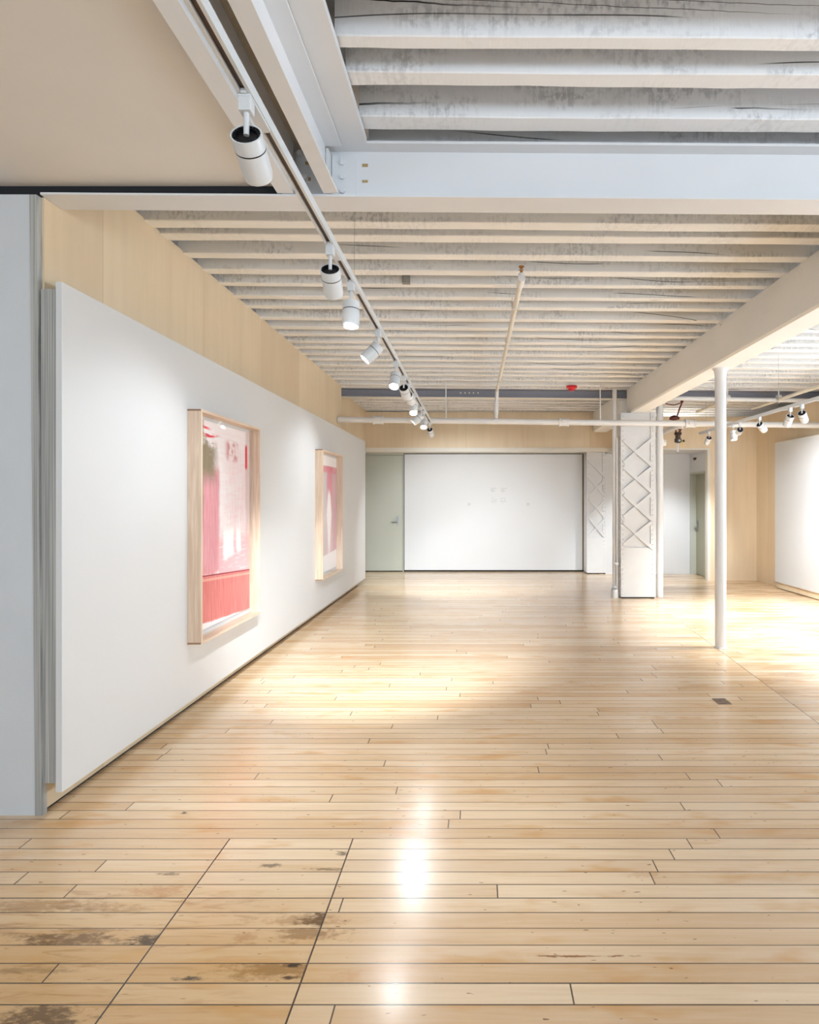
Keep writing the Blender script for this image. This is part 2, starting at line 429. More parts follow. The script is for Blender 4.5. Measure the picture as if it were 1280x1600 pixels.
struct(MB().box(-2.75, -2.6, 9.0, 12.8, 0, 3.6).box(-2.75, -2.108, 10.40, 10.45, 0, 2.5).build('wall_left_rear', M['white']), 'white wall behind the plywood', 'wall')
struct(MB().box(-3.0, -2.108, 3.2, 3.3, 0, 3.5).build('wall_left_partition', M['white']), 'hidden partition behind the grey wall end', 'wall')
struct(MB().box(-6.1, -6.0, -5.2, 3.3, 0, 3.6).build('wall_side_left', M['white']), 'white side wall left of the camera', 'wall')

# the long white panel mounted off the plywood
lp = empty('display_panel', (-2.0, 6.7, .109), 'long white display panel mounted on the left plywood wall behind the framed paintings', 'panel')
MB().box(-2.0, -1.969, YN, 10.58, .109, 2.537).build('panel_sheet', M['white'], lp, bevel=.002)
tag(MB().box(XL, -2.0, YN+.006, 10.56, .15, 2.505).build('support_frame', M['edge'], lp), 'grey laminated plywood edge')

struct(MB().box(-6.0, -.945, 2.845, 2.90, 2.953, 2.999).build('trim_9', M['seal']), 'black shadow gap between the lowered ceiling and the steel beam', 'trim')  # solid black strip stands in for the shade above the flange
# right wall and its panel
XR = 5.22
struct(MB().box(XR, XR+.12, 8.0, 11.07, 0, 3.04).build('wall_right', M['ply_left']), 'plywood wall at the far right', 'wall')
rn = MB().box(XR, XR+.12, -5.2, 8.0, 0, .8).box(XR, XR+.12, -5.2, 8.0, 2.7, 3.6)
for (a_, b_) in ((-5.2, -3.55), (-1.65, -.75), (1.15, 2.05), (3.95, 4.85), (6.75, 8.0)): rn.box(XR, XR+.12, a_, b_, .8, 2.7)
struct(rn.build('wall_right_near', M['white']), 'white wall with four windows to the right of the camera', 'wall')
for i_, yc_ in enumerate((-2.6, .2, 3.0, 5.8)):  # windows made up to go with the right-hand fill lights
    wn = MB()
    for (ya_, yb_, za_, zb_) in ((yc_-.95, yc_-.9, .8, 2.7), (yc_+.9, yc_+.95, .8, 2.7), (yc_-.95, yc_+.95, .8, .85), (yc_-.95, yc_+.95, 2.65, 2.7), (yc_-.02, yc_+.02, .85, 2.65)):
        wn.box(XR+.03, XR+.09, ya_, yb_, za_, zb_)
    wo = struct(wn.build('window_%d' % (i_+5), M['white']))
    MB().box(XR+.055, XR+.065, yc_-.91, yc_+.91, .84, 2.66).build('pane', M['glass'], wo)
rp = empty('display_panel', (5.15, 8, .1), 'white display panel on the plywood wall at the right edge of the photo', 'panel')
MB().box(5.09, 5.13, 8.05, 10.13, .11, 2.47).build('panel_sheet', M['white'], rp, bevel=.002)
MB().box(5.13, XR, 8.1, 10.10, .135, 2.44).build('support_frame', M['edge'], rp)
tag(MB().box(5.112, 5.13, 8.05, 10.13, .012, .108).box(5.13, XR, 8.05, 10.13, .012, .108).build('plinth', M['ply_left'], rp), 'pale plywood plinth strip')

# back wall: recess behind, plywood above
YB = 12.45; YU = 11.7
struct(MB().box(-2.75, 7.1, 12.6, 12.8, 0, 3.6).box(2.25, 3.0, 12.45, 12.6, 0, 3.3).build('wall_back', M['white']), 'white back wall', 'wall')
struct(MB().box(-2.176, 2.90, YU, YU+.1, 2.52, 3.232).build('wall_back_upper', M['ply_back']), 'plywood band along the top of the back wall', 'wall')
struct(MB().box(-2.6, 2.72, YU+.02, YB+.1, 2.47, 2.52).box(-2.6, 2.72, YU-.01, YU+.02, 2.445, 2.525).build('trim_3', M['cream']), 'cream header under the plywood band of the back wall', 'trim')
# doors
def lever_handle(parent, x, y, z, s=1, axis='x'):
    e = MB()
    if axis == 'x':
        e.box(x-.022, x+.022, y-.012, y, z-.10, z+.10).tube((x, y, z-.02), (x, y-.055, z-.02), .011, 12).tube((x+.008*s, y-.055, z-.02), (x-.12*s, y-.055, z-.02), .010, 12)
        e.tube((x, y-.02, z+.06), (x, y-.002, z+.06), .016, 14)
    else:
        e.box(x-.012, x, y-.024, y+.024, z-.11, z+.11).tube((x, y, z-.02), (x-.055, y, z-.02), .011, 12).tube((x-.055, y+.008*s, z-.02), (x-.055, y-.12*s, z-.02), .010, 12)
        e.tube((x-.02, y, z+.06), (x-.002, y, z+.06), .016, 14)
    return e.build('door_handle', M['chrome'], parent, smooth=True)
d1 = struct(MB().box(-2.55, -1.535, YB-.03, YB+.02, .022, 2.425).build('door_1', M['door'], bevel=.002), 'tall flush sage-grey door at the left end of the back wall', 'door')
lever_handle(d1, -1.64, YB-.03, 1.06, 1)
struct(MB().box(-1.528, -1.508, YB-.04, YB+.1, 0, 2.47).box(-2.6, -1.528, YB-.04, YB+.1, 2.43, 2.47).build('trim_4', M['door']), 'thin grey door jamb beside the white panel', 'trim')
struct(MB().box(-2.6, 2.62, YB-.0, YB+.12, 0, .02).build('trim_5', M['dark']), 'dark gap under the door and the white back panel', 'trim')
struct(MB().box(-1.50, 2.235, YB+.02, YB+.05, 0, 2.5).build('trim_6', M['dark']), 'dark reveal around the white back panel', 'trim')
bp = empty('display_panel', (.36, YB, 0), 'large white display panel filling the back wall between the grey door and the riveted column', 'panel')
MB().box(-1.495, 2.205, YB-.03, YB+.0, .034, 2.455).build('panel_sheet', M['white'], bp, bevel=.002)
tag(MB().box(2.205, 2.222, YB-.03, YB+.01, .034, 2.465).build('edge_strip', M['ply_back'], bp), 'thin pale wood edge')
# pale grey printing on the white back panel
def print_block(px0, px1, rows, label):
    Yp = YB-.0305
    a = P(px0, rows[0][0], Yp); e = empty('wall_lettering', tuple(P((px0+px1)/2, rows[-1][0], Yp)), label, 'lettering', 'grey printing on the white back panel')
    for (py, h, parts) in rows:
        for (u0, u1) in parts:
            x0 = (px0+(px1-px0)*u0-PX)*Yp/F; x1 = (px0+(px1-px0)*u1-PX)*Yp/F; z = H+(PY-py)*Yp/F; hh = h*Yp/F/2
            mb = MB().box(x0, x1, Yp-.0015, Yp+.0005, z-hh, z+hh); mb.build('text_line', M['grey_print'], e)
full = [(0, .28), (.36, .6), (.66, 1)]
print_block(766, 776, [(763, 1.0, [(.1, 1)]), (765.4, .9, [(0, .62)]), (767, .9, [(.1, .8)]), (768.6, .8, [(.2, .5)])], 'small pale grey text block on the white back panel, upper left of the four')
print_block(782, 792, [(763, 1.0, [(.1, 1)]), (765.4, .9, [(0, .62)]), (767, .9, [(.1, .8)]), (768.6, .8, [(.2, .5)])], 'small pale grey text block on the white back panel, upper right of the four')
print_block(766.5, 777, [(778, .7, [(.1, .5)]), (780.5, .7, [(.3, 1)]), (783.4, 1.0, [(.05, .95)]), (786, .4, [(.1, .9)])], 'small pale grey text block on the white back panel, lower left of the four')
print_block(781.5, 791, [(778.6, .9, [(.05, .85)]), (781, .9, [(.05, .25), (.7, .95)]), (783.4, 1.0, [(.05, .95)]), (786, .4, [(.1, .6)])], 'small pale grey text block on the white back panel, lower right of the four')
print_block(730.5, 736, [(786.4, 1., [(.1, .9)]), (788, 1., [(0, 1)]), (789.6, .9, [(.1, .9)])], 'tiny grey printed square on the white back panel, left of the text blocks')
print_block(822.5, 828, [(786.4, 1., [(.1, .9)]), (788, 1., [(0, 1)]), (789.6, .9, [(.1, .9)])], 'tiny grey printed square on the white back panel, right of the text blocks')

# right hand alcove, plywood wall
YR = 11.07; XA = 4.36
struct(MB().box(2.62, XA, YR, YR+.10, 2.46, 3.045).box(XA+.0, XR+.12, YR, YR+.10, 0, 3.045).build('wall_back_right', M['ply_back']), 'plywood wall and header at the right end of the back wall', 'wall')
struct(MB().box(2.62, XA-.01, YR+.02, 12.05, 2.43, 2.46).build('ceiling_alcove', M['white']), 'white soffit over the alcove', 'ceiling')
struct(MB().box(XA-.055, XA, YR-.006, YR+.10, 0, 2.46).box(2.62, XA-.055, YR-.006, YR+.10, 2.432, 2.462).build('trim_7', M['cream']), 'cream edge trim around the alcove opening', 'trim')
struct(MB().box(2.62, XA+.2, 12.05, 12.15, 0, 2.46).build('wall_alcove_back', M['white']), 'white wall at the back of the alcove', 'wall')
# side wall of the alcove with door opening Y 11.26..12.03
struct(MB().box(XA-.02, XA+.2, YR+.10, 11.24, 0, 2.46).box(XA-.02, XA+.2, 11.24, 12.05, 2.05, 2.46).build('wall_alcove_side', M['white']), 'white side wall of the alcove around the door', 'wall')
struct(MB().box(XA-.03, XA+.10, 11.24, 11.275, 0, 2.045).box(XA-.03, XA+.10, 12.015, 12.05, 0, 2.045).box(XA-.03, XA+.10, 11.24, 12.05, 2.01, 2.05).build('trim_8', M['door']), 'sage-grey steel door frame in the alcove', 'trim')
d2 = struct(MB().box(XA+.085, XA+.13, 11.275, 12.015, .012, 2.01).build('door_2', M['door2']), 'sage-grey door with a narrow window in the alcove', 'door')
lever_handle(d2, XA+.085, 11.93, .98, 1, 'y')
tag(MB().box(XA+.079, XA+.09, 11.33, 11.52, 1.36, 1.78).build('door_window', M['dark_glass'], d2), 'narrow blue-grey window')
MB().box(XA+.072, XA+.086, 11.31, 11.33, 1.34, 1.80).box(XA+.072, XA+.086, 11.52, 11.54, 1.34, 1.80).box(XA+.072, XA+.086, 11.33, 11.52, 1.34, 1.36).box(XA+.072, XA+.086, 11.33, 11.52, 1.78, 1.80).build('window_frame', M['door2'], d2)
e = empty('wall_sensor', (XA-.02, 11.68, 2.30), 'small dark sensor on the white wall above the alcove door', 'sensor')
MB().tube((XA-.02, 11.68, 2.315), (XA-.045, 11.68, 2.315), .022, 14).build('sensor_base', M['pipe'], e, smooth=True)
MB().tube((XA-.045, 11.68, 2.315), (XA-.085, 11.66, 2.30), .020, 14, .03).build('sensor_head', M['valve'], e, smooth=True)

# rear of the room, behind the camera, with four windows letting the daylight in
rw = MB(); wx = (-3.95, -2.45, -1.35, .15, 1.25, 2.75, 3.45, 4.95)
rw.box(-6.1, 5.34, -5.2, -5.0, 0, .8).box(-6.1, 5.34, -5.2, -5.0, 2.7, 3.6)
xs = [-6.1]+list(wx)+[5.34]
for i in range(0, len(xs), 2): rw.box(xs[i], xs[i+1], -5.2, -5.0, .8, 2.7)
struct(rw.build('wall_rear', M['white']), 'white rear wall with four windows behind the camera', 'wall')
for i in range(4):
    a, b2 = wx[2*i], wx[2*i+1]
    wn = MB()
    for (x0, x1, z0, z1) in ((a, a+.05, .8, 2.7), (b2-.05, b2, .8, 2.7), (a, b2, .8, .85), (a, b2, 2.65, 2.7), ((a+b2)/2-.02, (a+b2)/2+.02, .85, 2.65), (a, b2, 1.73, 1.77)):
        wn.box(x0, x1, -5.14, -5.08, z0, z1)
    wo = struct(wn.build('window_%d' % (i+1), M['white']))
    MB().box(a+.04, b2-.04, -5.115, -5.105, .84, 2.66).build('pane', M['glass'], wo)

# ------------------------------------------------------------------ ceiling
struct(MB().add([(-6.1,-5.2,3.56),(7.1,-5.2,3.46),(7.1,13,3.46),(-6.1,13,3.56),(-6.1,-5.2,3.66),(7.1,-5.2,3.66),(7.1,13,3.66),(-6.1,13,3.66)],
       [(0,3,2,1),(4,5,6,7),(0,1,5,4),(1,2,6,5),(2,3,7,6),(3,0,4,7)]).build('ceiling', M['deck']), 'painted deck boards above the painted joists', 'ceiling')
cv = [(-5.0, 3.0), (2.895, 3.0), (2.895, 3.14), (-5.0, 3.14)]
struct(MB().prism(cv, 'x', -6.0, -.945).build('ceiling_lowered', M['gypsum']), 'smooth beige lowered ceiling at the upper left', 'ceiling')
struct(MB().box(7.0, 7.1, -5.2, 13, 0, 3.6).build('wall_side_right', M['white']), 'white wall beyond the right partition', 'wall')

def joist(x0, x1, y0, y1, z0, mat, seed, label, group, h=.27, wob=.006, near=False):
    rg = random.Random(seed); n = max(12, int((x1-x0)/.12)); vs = []; fs = []
    ph = [rg.uniform(0, 6.28) for _ in range(6)]; fq = [rg.uniform(.4, 4.5) for _ in range(6)]
    def wv(k, x): return math.sin(x*fq[k]+ph[k])*.6+math.sin(x*fq[k]*3.7+ph[k]*2)*.25+rg.uniform(-.3, .3)
    r = .004
    for i in range(n+1):
        x = x0+(x1-x0)*i/n; a, b_, c = wv(0, x)*wob, wv(1, x)*wob, wv(2, x)*wob*.5
        z = tz(x, z0)
        vs += [(x, y0+a*.4, tz(x, z0+h)), (x, y0+a*.4, z+r+abs(c)+c*.5), (x, y0+a*.4+r, z+c*.5), (x, y1+b_-r, z+c*.5), (x, y1+b_, z+r+c*.5), (x, y1+b_*.5, tz(x, z0+h))]
    for i in range(n):
        for k in range(6): fs.append((i*6+k, i*6+(k+1) % 6, (i+1)*6+(k+1) % 6, (i+1)*6+k))
    fs += [tuple(range(6)), tuple(range(n*6, n*6+6))[::-1]]
    m = MB().add(vs, fs)
    o = m.build('ceiling_joist', mat, origin=(x0, (y0+y1)/2, z0))
    return tag(o, label, 'joist', group)
G1 = 'rough painted joists in front of the near steel beam'
for i, (y0, y1, lab) in enumerate(((1.36, 1.44, None), (1.66, 1.74, None), (1.93, 2.01, None), (2.228, 2.296, 'thick rough grey-white joist at the very top, with a long black crack on its face'),
                                 (2.418, 2.500, 'rough grey-white joist with speckled face, second from the top of the photo'),
                                 (2.700, 2.800, 'rough grey-white joist just before the near steel beam, split along its upper left'),
                                 (2.935, 3.02, 'grey-white joist resting on top of the near steel beam, only a strip visible'))):
    if lab is None: lab = 'rough grey-white joist overhead, nearest to the camera'
    j = joist(-.53, 5.2, y0, y1, 3.236, M['joist_near'], 10+i, lab, G1, near=True)
ords = ['first', 'second', 'third', 'fourth', 'fifth', 'sixth', 'seventh', 'eighth', 'ninth', 'tenth', 'eleventh', 'twelfth', 'thirteenth', 'fourteenth', 'fifteenth', 'sixteenth', 'seventeenth', 'eighteenth', 'nineteenth', 'twentieth']
JY = [(3.716, 3.82), (3.905, 4.01), (4.21, 4.305), (4.505, 4.605), (4.786, 4.862), (5.087, 5.17), (5.351, 5.436), (5.70, 5.79), (6.0, 6.095), (6.25, 6.345), (6.54, 6.64), (6.775, 6.89), (7.09, 7.20), (7.39, 7.48), (7.70, 7.82), (8.0, 8.08), (8.25, 8.36), (8.595, 8.68), (8.96, 9.07), (9.22, 9.30)]
G2 = 'cream painted joists between the two steel beams'
joists = []
joist(-2.11, 6.9, 3.36, 3.45, 3.232, M['joist'], 30, 'cream painted joist hidden just beyond the near steel beam', G2)
for i, (y0, y1) in enumerate(JY):
    joists.append(joist(-2.11, 6.9, y0, y1, 3.232, M['joist'], 40+i, 'cream painted timber joist, %s one visible beyond the near steel beam' % ords[i], G2, wob=.005))
G3 = 'cream painted joists beyond the far steel beam'
k = 0; y = 9.62
while y < 12.4:
    joist(-2.62, 6.9, y, y+.095, 3.236, M['joist'], 80+k, 'cream painted timber joist, %s one beyond the far grey steel beam' % ords[k], G3, wob=.004)
    y += .3; k += 1
# dirty notch in the face of the fourth joist
p0 = P(629, 431, 4.78); p1 = P(641, 444, 4.78)
n_ = MB().box(p0.x, p1.x, 4.755, 4.79, p1.z, p0.z).box(p0.x+.008, p1.x-.012, 4.74, 4.756, p1.z+.012, p0.z-.01).build('joist_bracket', paint('grey_bracket', (.30, .28, .25), .6, .2, 60), origin=(p0.x, 4.77, p1.z))
tag(n_, 'small square grey bracket fixed to a joist face left of the sprinkler branch', 'bracket')

# ------------------------------------------------------------------ steel beams
def bolt(mb, c, r=.014, l=.012, axis=(0, -1, 0)):
    c = Vector(c); mb.tube(c, c+Vector(axis)*l, r, 6)
nb = empty('steel_beam', (0, 2.905, 2.945), 'pale grey painted steel beam crossing the room near the top of the photo', 'beam')
def xbeam(x0, x1, poly):
    m = MB(); n = len(poly)
    m.add([(x0, p[0], tz(x0, p[1])) for p in poly]+[(x1, p[0], tz(x1, p[1])) for p in poly],
          [(i, (i+1) % n, n+(i+1) % n, n+i) for i in range(n)]+[tuple(range(n))[::-1], tuple(range(n, 2*n))])
    return m
y0, y1, yc = 2.83, 2.98, 2.905
ipoly = [(y0, 2.938), (y1, 2.938), (y1, 2.948), (yc+.004, 2.952), (yc+.004, 3.192), (y1, 3.192), (y1, 3.204), (y0, 3.204), (y0, 3.192), (yc-.004, 3.192), (yc-.004, 2.952), (y0, 2.948)]
xbeam(XL+.002, 6.9, ipoly).build('beam_section', M['steel_white'], nb)
clip = MB().box(-.70, -.585, yc-.013, yc-.004, 2.965, 3.175).box(-.716, -.704, YN+.004, yc-.004, 2.965, 3.175)
clip.build('clip_angle', M['steel_white'], nb)
for pz in (255, 277, 299):
    c = P(535.5, pz, yc-.013); b_ = MB(); bolt(b_, c); b_.build('bolt', M['steel_white'], nb, smooth=False)
for pz, hh in ((258.5, .0075), (283.5, .006), (307.5, .006)):
    c = P(570.5, pz, yc-.004); MB().box(c.x-.014, c.x+.014, yc-.0055, yc-.0035, c.z-hh, c.z+hh).build('bolt_hole', M['holes'], nb)
for (px, py) in ((470, 243), (478, 280)):
    c = P(px, py, yc-.004); b_ = MB(); b_.tube(c, c+Vector((0, -.03, 0)), .014, 6); b_.build('bolt', M['steel_white'], nb)
for (px, py) in ((481, 255), (482, 280)):
    c = P(px, py, yc-.004); MB().box(c.x-.012, c.x+.012, yc-.0055, yc-.0035, c.z-.008, c.z+.008).build('bolt_hole', M['holes'], nb)

def channel(name, label, xw, xf, xt, z0, z1, ya, yb):
    """web at xw, bottom flange reaching xf, top flange reaching xt"""
    s_ = 1 if xf > xw else -1; t = .008
    poly = [(xw, z0), (xf, z0), (xf, z0+.009), (xw+s_*t, z0+.012), (xw+s_*t, z1-.012), (xt, z1-.009), (xt, z1), (xw, z1)]
    o = MB().prism(poly, 'y', ya, yb).build(name, M['steel_white'], origin=((xw+xf)/2, ya, z0))
    return tag(o, label, 'beam')
channel('steel_channel', 'pale grey steel channel along the edge of the beige lowered ceiling', -.868, -.943, -.943, 2.955, 3.19, -4.9, 2.826)
channel('steel_channel', 'pale grey steel channel right of the light track, against the rough joists', -.724, -.655, -.64, 2.955, 3.19, -4.9, 2.826)
tag(MB().box(-.868, -.724, -4.9, 2.9, 3.192, 3.21).build('cavity_board', wood_mat('brownish_board', (.34, .29, .22), (.40, .34, .27), 5, 5, 5), origin=(-.8, -1, 3.19)), 'brownish board closing the slot between the two steel channels', 'board')
tag(MB().box(-.724, -.52, -4.9, 2.829, 3.194, 3.225).build('edge_board', M['steel_white'], origin=(-.6, -1, 3.2)), 'flat grey-white board between the steel channel and the rough joist ends', 'board')

fb = empty('steel_beam', (0, 9.42, 3.12), 'darker grey steel beam crossing the ceiling in front of the back wall', 'beam')
zt = 3.24
ip2 = [(9.36, 3.112), (9.48, 3.112), (9.48, 3.122), (9.424, 3.124), (9.424, 3.228), (9.48, 3.23), (9.48, zt), (9.36, zt), (9.36, 3.23), (9.416, 3.228), (9.416, 3.124), (9.36, 3.122)]
xbeam(-2.17, 6.9, ip2).build('beam_section', M['steel_grey'], fb)
xbeam(-2.17, 6.9, [(9.355, 3.104), (9.485, 3.104), (9.485, 3.1115), (9.355, 3.1115)]).build('flange_plate', M['cream'], fb)
for px in (720, 727, 733.5, 740, 747):
    c = P(px, 614, 9.416); MB().tube(c, c+Vector((0, -.006, 0)), .013, 10).build('bolt', M['cream'], fb)

# ------------------------------------------------------------------ timber girders
def girder(name, label, x0, x1, z0, z1, ya, yb):
    c = .018
    poly = [(x0, z1), (x0, z0+c), (x0+c, z0), (x1-c, z0), (x1, z0+c), (x1, z1)]
    return tag(MB().prism(poly, 'y', ya, yb).build(name, M['girder'], origin=((x0+x1)/2, ya, z0)), label, 'beam')
girder('timber_girder', 'big cream painted timber girder running from the right edge to the riveted column', 2.352, 2.61, 2.83, 3.214, 3.0, 9.28)
girder('timber_girder', 'cream painted timber girder continuing behind the riveted column to the plywood wall', 2.30, 2.58, 2.83, 3.214, 9.50, YU)

# ------------------------------------------------------------------ riveted columns
def lattice_column(name, label, x0, x1, yf, depth, ztop, zplate, bars, pitch, rz0, rivstep=.075, riv_r=.0115, zt_bars=None):
    root = empty(name, ((x0+x1)/2, yf+depth/2, 0), label, 'column')
    w_ = x1-x0; fl = .075
    core = MB().box(x0+.012, x1-.012, yf+.022, yf+depth-.022, .02, ztop)
    core.build('column_core', M['column'], root)
    MB().box(x0, x0+fl, yf+.004, yf+.018, .02, ztop).box(x0, x0+.010, yf+.018, yf+depth-.018, .02, ztop).build('edge_angle', M['column'], root)
    MB().box(x1-fl, x1, yf+.004, yf+.018, .02, ztop).box(x1-.010, x1, yf+.018, yf+depth-.018, .02, ztop).build('edge_angle', M['column'], root)
    MB().box(x0-.0, x1+.0, yf-.004, yf+.0035, .02, zplate).build('base_plate', M['column'], root, bevel=.001)
    MB().box(x0+.02, x0+.07, yf+.0, yf+.05, 0, .02).box(x1-.07, x1-.02, yf, yf+.05, 0, .02).box(x0+.02, x1-.02, yf+.02, yf+depth-.02, 0, .02).build('foot', M['dark'], root)
    for (za, zb, rising) in bars:
        xa, xb = x0+.04, x1-.04
        if rising: za, zb = zb, za
        a = Vector((xa, 0, za)); b_ = Vector((xb, 0, zb)); d = (b_-a).normalized(); n_ = Vector((-d.z, 0, d.x))*.026
        o_ = .001 if rising else -.006
        vs = [a-n_, b_-n_, b_+n_, a+n_]
        MB().add([(v.x, yf+o_-.010, v.z) for v in vs]+[(v.x, yf+o_+.006, v.z) for v in vs], [(0,1,2,3),(7,6,5,4),(0,4,5,1),(1,5,6,2),(2,6,7,3),(3,7,4,0)]).build('lattice_bar', M['column'], root)
    z = .07; rv = MB()
    while z < ztop-.03:
        for x in (x0+.03, x1-.045):
            yy = yf-.004 if z < zplate else yf+.004
            rv.lathe([(riv_r, 0), (riv_r*.85, .006), (riv_r*.4, .0095)], 8, Matrix.Translation((x, yy, z)) @ Matrix.Rotation(PI/2, 4, 'X'))
        for yy in (yf+.045,):
            rv.lathe([(riv_r, 0), (riv_r*.85, .006), (riv_r*.4, .0095)], 8, Matrix.Translation((x0, yy, z)) @ Matrix.Rotation(-PI/2, 4, 'Y'))
        z += rivstep
    o = rv.build('rivet', M['column'], root, smooth=True); tag(o, kind='stuff')
    return root
def zpx(py, Y): return H+(PY-py)*Y/F
Yc = 9.06
bars = []
for (l, r) in ((155, 380), (385, 610), (620, 850), (860, 1090)): bars.append((zpx(660+l/5.52, Yc), zpx(660+r/5.52, Yc), False))
for (r, l) in ((140, 350), (380, 590), (610, 820), (850, 1060)): bars.append((zpx(660+r/5.52, Yc), zpx(660+l/5.52, Yc), True))
lattice_column('riveted_column', 'white riveted steel column with crossed lattice bars under the end of the big girder', 2.205, 2.735, Yc, .26, 2.828, zpx(856, Yc), bars, .41, 0)
Yc2 = 12.05; bars = []
for (l, r) in ((330, 480-15), (475, 630), (655, 810), (820, 985)): bars.append((zpx(660+l/5.52, Yc2), zpx(660+r/5.52, Yc2), False))
for (r, l) in ((500, 640), (680, 820), (840, 985)): bars.append((zpx(660+r/5.52, Yc2), zpx(660+l/5.52, Yc2), True))
lattice_column('riveted_column', 'white riveted steel column with lattice bars set into the back wall, right of the white panel', 2.245, 2.64, Yc2, .35, 2.468, zpx(840, Yc2), bars, .4, 0, riv_r=.010)

# post under the girder
pt = empty('steel_post', (2.482, 6.04, 0), 'slim round white steel post standing free under the big girder', 'post')
MB().lathe([(.054, .0), (.054, 2.70)], 32, Matrix.Translation((2.482, 6.04, 0))).build('post_shaft', M['pipe'], pt, smooth=True)
MB().lathe([(.054, 2.70), (.056, 2.77), (.066, 2.815), (.080, 2.829)], 32, Matrix.Translation((2.482, 6.04, 0))).build('post_capital', M['pipe'], pt, smooth=True)
MB().lathe([(.064, 0), (.064, .008), (.055, .012)], 32, Matrix.Translation((2.482, 6.04, 0))).build('post_base', M['pipe'], pt, smooth=True)

# vertical pipes at the column
lpipe = empty('vertical_pipe', (2.135, 9.17, 0), 'thin white pipe with a foot flange on the left side of the near riveted column', 'pipe')
MB().tube((2.135, 9.17, .0), (2.135, 9.17, 3.2), .033, 18).build('pipe_run', M['pipe'], lpipe, smooth=True)
MB().tube((2.125, 9.12, .0), (2.125, 9.12, .13), .058, 18, .05).tube((2.125, 9.13, .13), (2.13, 9.15, .17), .05, 18, .035).build('pipe_foot', M['pipe'], lpipe, smooth=True)
MB().tube((2.158, 9.11, .13), (2.158, 9.11, 2.45), .010, 10).build('conduit', M['pipe'], lpipe, smooth=True)
MB().tube((2.145, 9.125, .50), (2.145, 9.125, .54), .045, 16).build('clamp', M['pipe'], lpipe, smooth=True)
rpipe = empty('vertical_pipe', (2.84, 9.2, 0), 'thick white drain pipe on the right side of the near riveted column', 'pipe')
MB().tube((2.84, 9.2, 0), (2.84, 9.2, 3.2), .052, 24).build('pipe_run', M['pipe'], rpipe, smooth=True)
MB().tube((2.84, 9.2, 2.33), (2.84, 9.2, 2.43), .066, 24).tube((2.84, 9.2, 2.38), (2.93, 9.2, 2.38), .045, 20).build('pipe_coupling', M['pipe'], rpipe, smooth=True)

# ------------------------------------------------------------------ sprinkler piping
mp = empty('sprinkler_main', (0, 8.9, 2.7), 'long white sprinkler main crossing the room in front of the back wall', 'pipe')
A = P(528, 655.5, 8.9); A.x = XL+.01; B = P(1280, 664.5, 8.9); slope = (B.z-A.z)/(B.x-A.x); B = Vector((5.2, 8.9, A.z+slope*(5.2-A.x)))
def on_main(x): return Vector((x, 8.9, A.z+slope*(x-A.x)))
MB().tube(A, B, .043, 24).build('pipe_run', M['pipe'], mp, smooth=True)
for px in (591, 881, 1078):
    x = (px-PX)*8.9/F; c = MB()
    c.tube(on_main(x-.065), on_main(x+.065), .058, 24)
    for s_ in (-1, 1): c.tube(on_main(x+s_*.055)+Vector((0, 0, 0)), on_main(x+s_*.075), .066, 24)
    c.box(x-.03, x+.03, 8.82, 8.86, on_main(x).z-.02, on_main(x).z+.02)
    c.build('pipe_coupling', M['pipe'], mp, smooth=True)
for px in (938, 697):
    x = (px-PX)*8.9/F; MB().tube(on_main(x), Vector((x, 8.9, tz(x, 3.23))), .008, 8).build('hanger_rod', M['pipe'], mp, smooth=True)
# branch with riser and brass head
bx = .334
br = empty('sprinkler_branch', (bx, 6.6, 3.13), 'cream sprinkler branch pipe running under the joists down to the white main', 'pipe')
MB().tube((bx, 4.50, 3.128), (bx-.02, 8.9, 3.128), .021, 16).build('pipe_run', M['cream'], br, smooth=True)
MB().tube((bx-.02, 8.9, 3.14), (bx-.035, 8.9, on_main(bx).z+.044), .028, 16).tube((bx-.035, 8.9, 2.96), (bx-.035, 8.9, 2.78), .042, 16, .036).build('riser', M['pipe'], br, smooth=True)
MB().tube((bx-.035, 8.85, on_main(bx).z), (bx-.035, 8.95, on_main(bx).z), .03, 16).build('outlet_tee', M['pipe'], mp, smooth=True)
MB().tube((bx, 4.36, 3.128), (bx, 4.52, 3.128), .028, 16).tube((bx, 4.38, 3.128), (bx, 4.38, 3.165), .022, 16).build('elbow', M['pipe'], br, smooth=True)
for yy in (5.0, 6.1, 8.1): MB().box(bx-.03, bx+.03, yy, yy+.02, 3.10, 3.158).box(bx-.035, bx-.028, yy, yy+.02, 3.10, 3.235).build('pipe_clip', M['cream'], br)
sp = MB().tube((bx, 4.38, 3.165), (bx, 4.38, 3.185), .010, 12).build('sprinkler_head', M['brass'], br, smooth=True)
MB().tube((bx-.012, 4.38, 3.185), (bx-.006, 4.38, 3.213), .003, 8).tube((bx+.012, 4.38, 3.185), (bx+.006, 4.38, 3.213), .003, 8).tube((bx, 4.38, 3.182), (bx, 4.38, 3.212), .004, 8).build('sprinkler_yoke', M['brass'], sp, smooth=True)
MB().lathe([(.006, .212), (.022, .214), (.022, .217), (.004, .220)], 18, Matrix.Translation((bx, 4.38, 3.0))).build('deflector', M['brass'], sp, smooth=True)
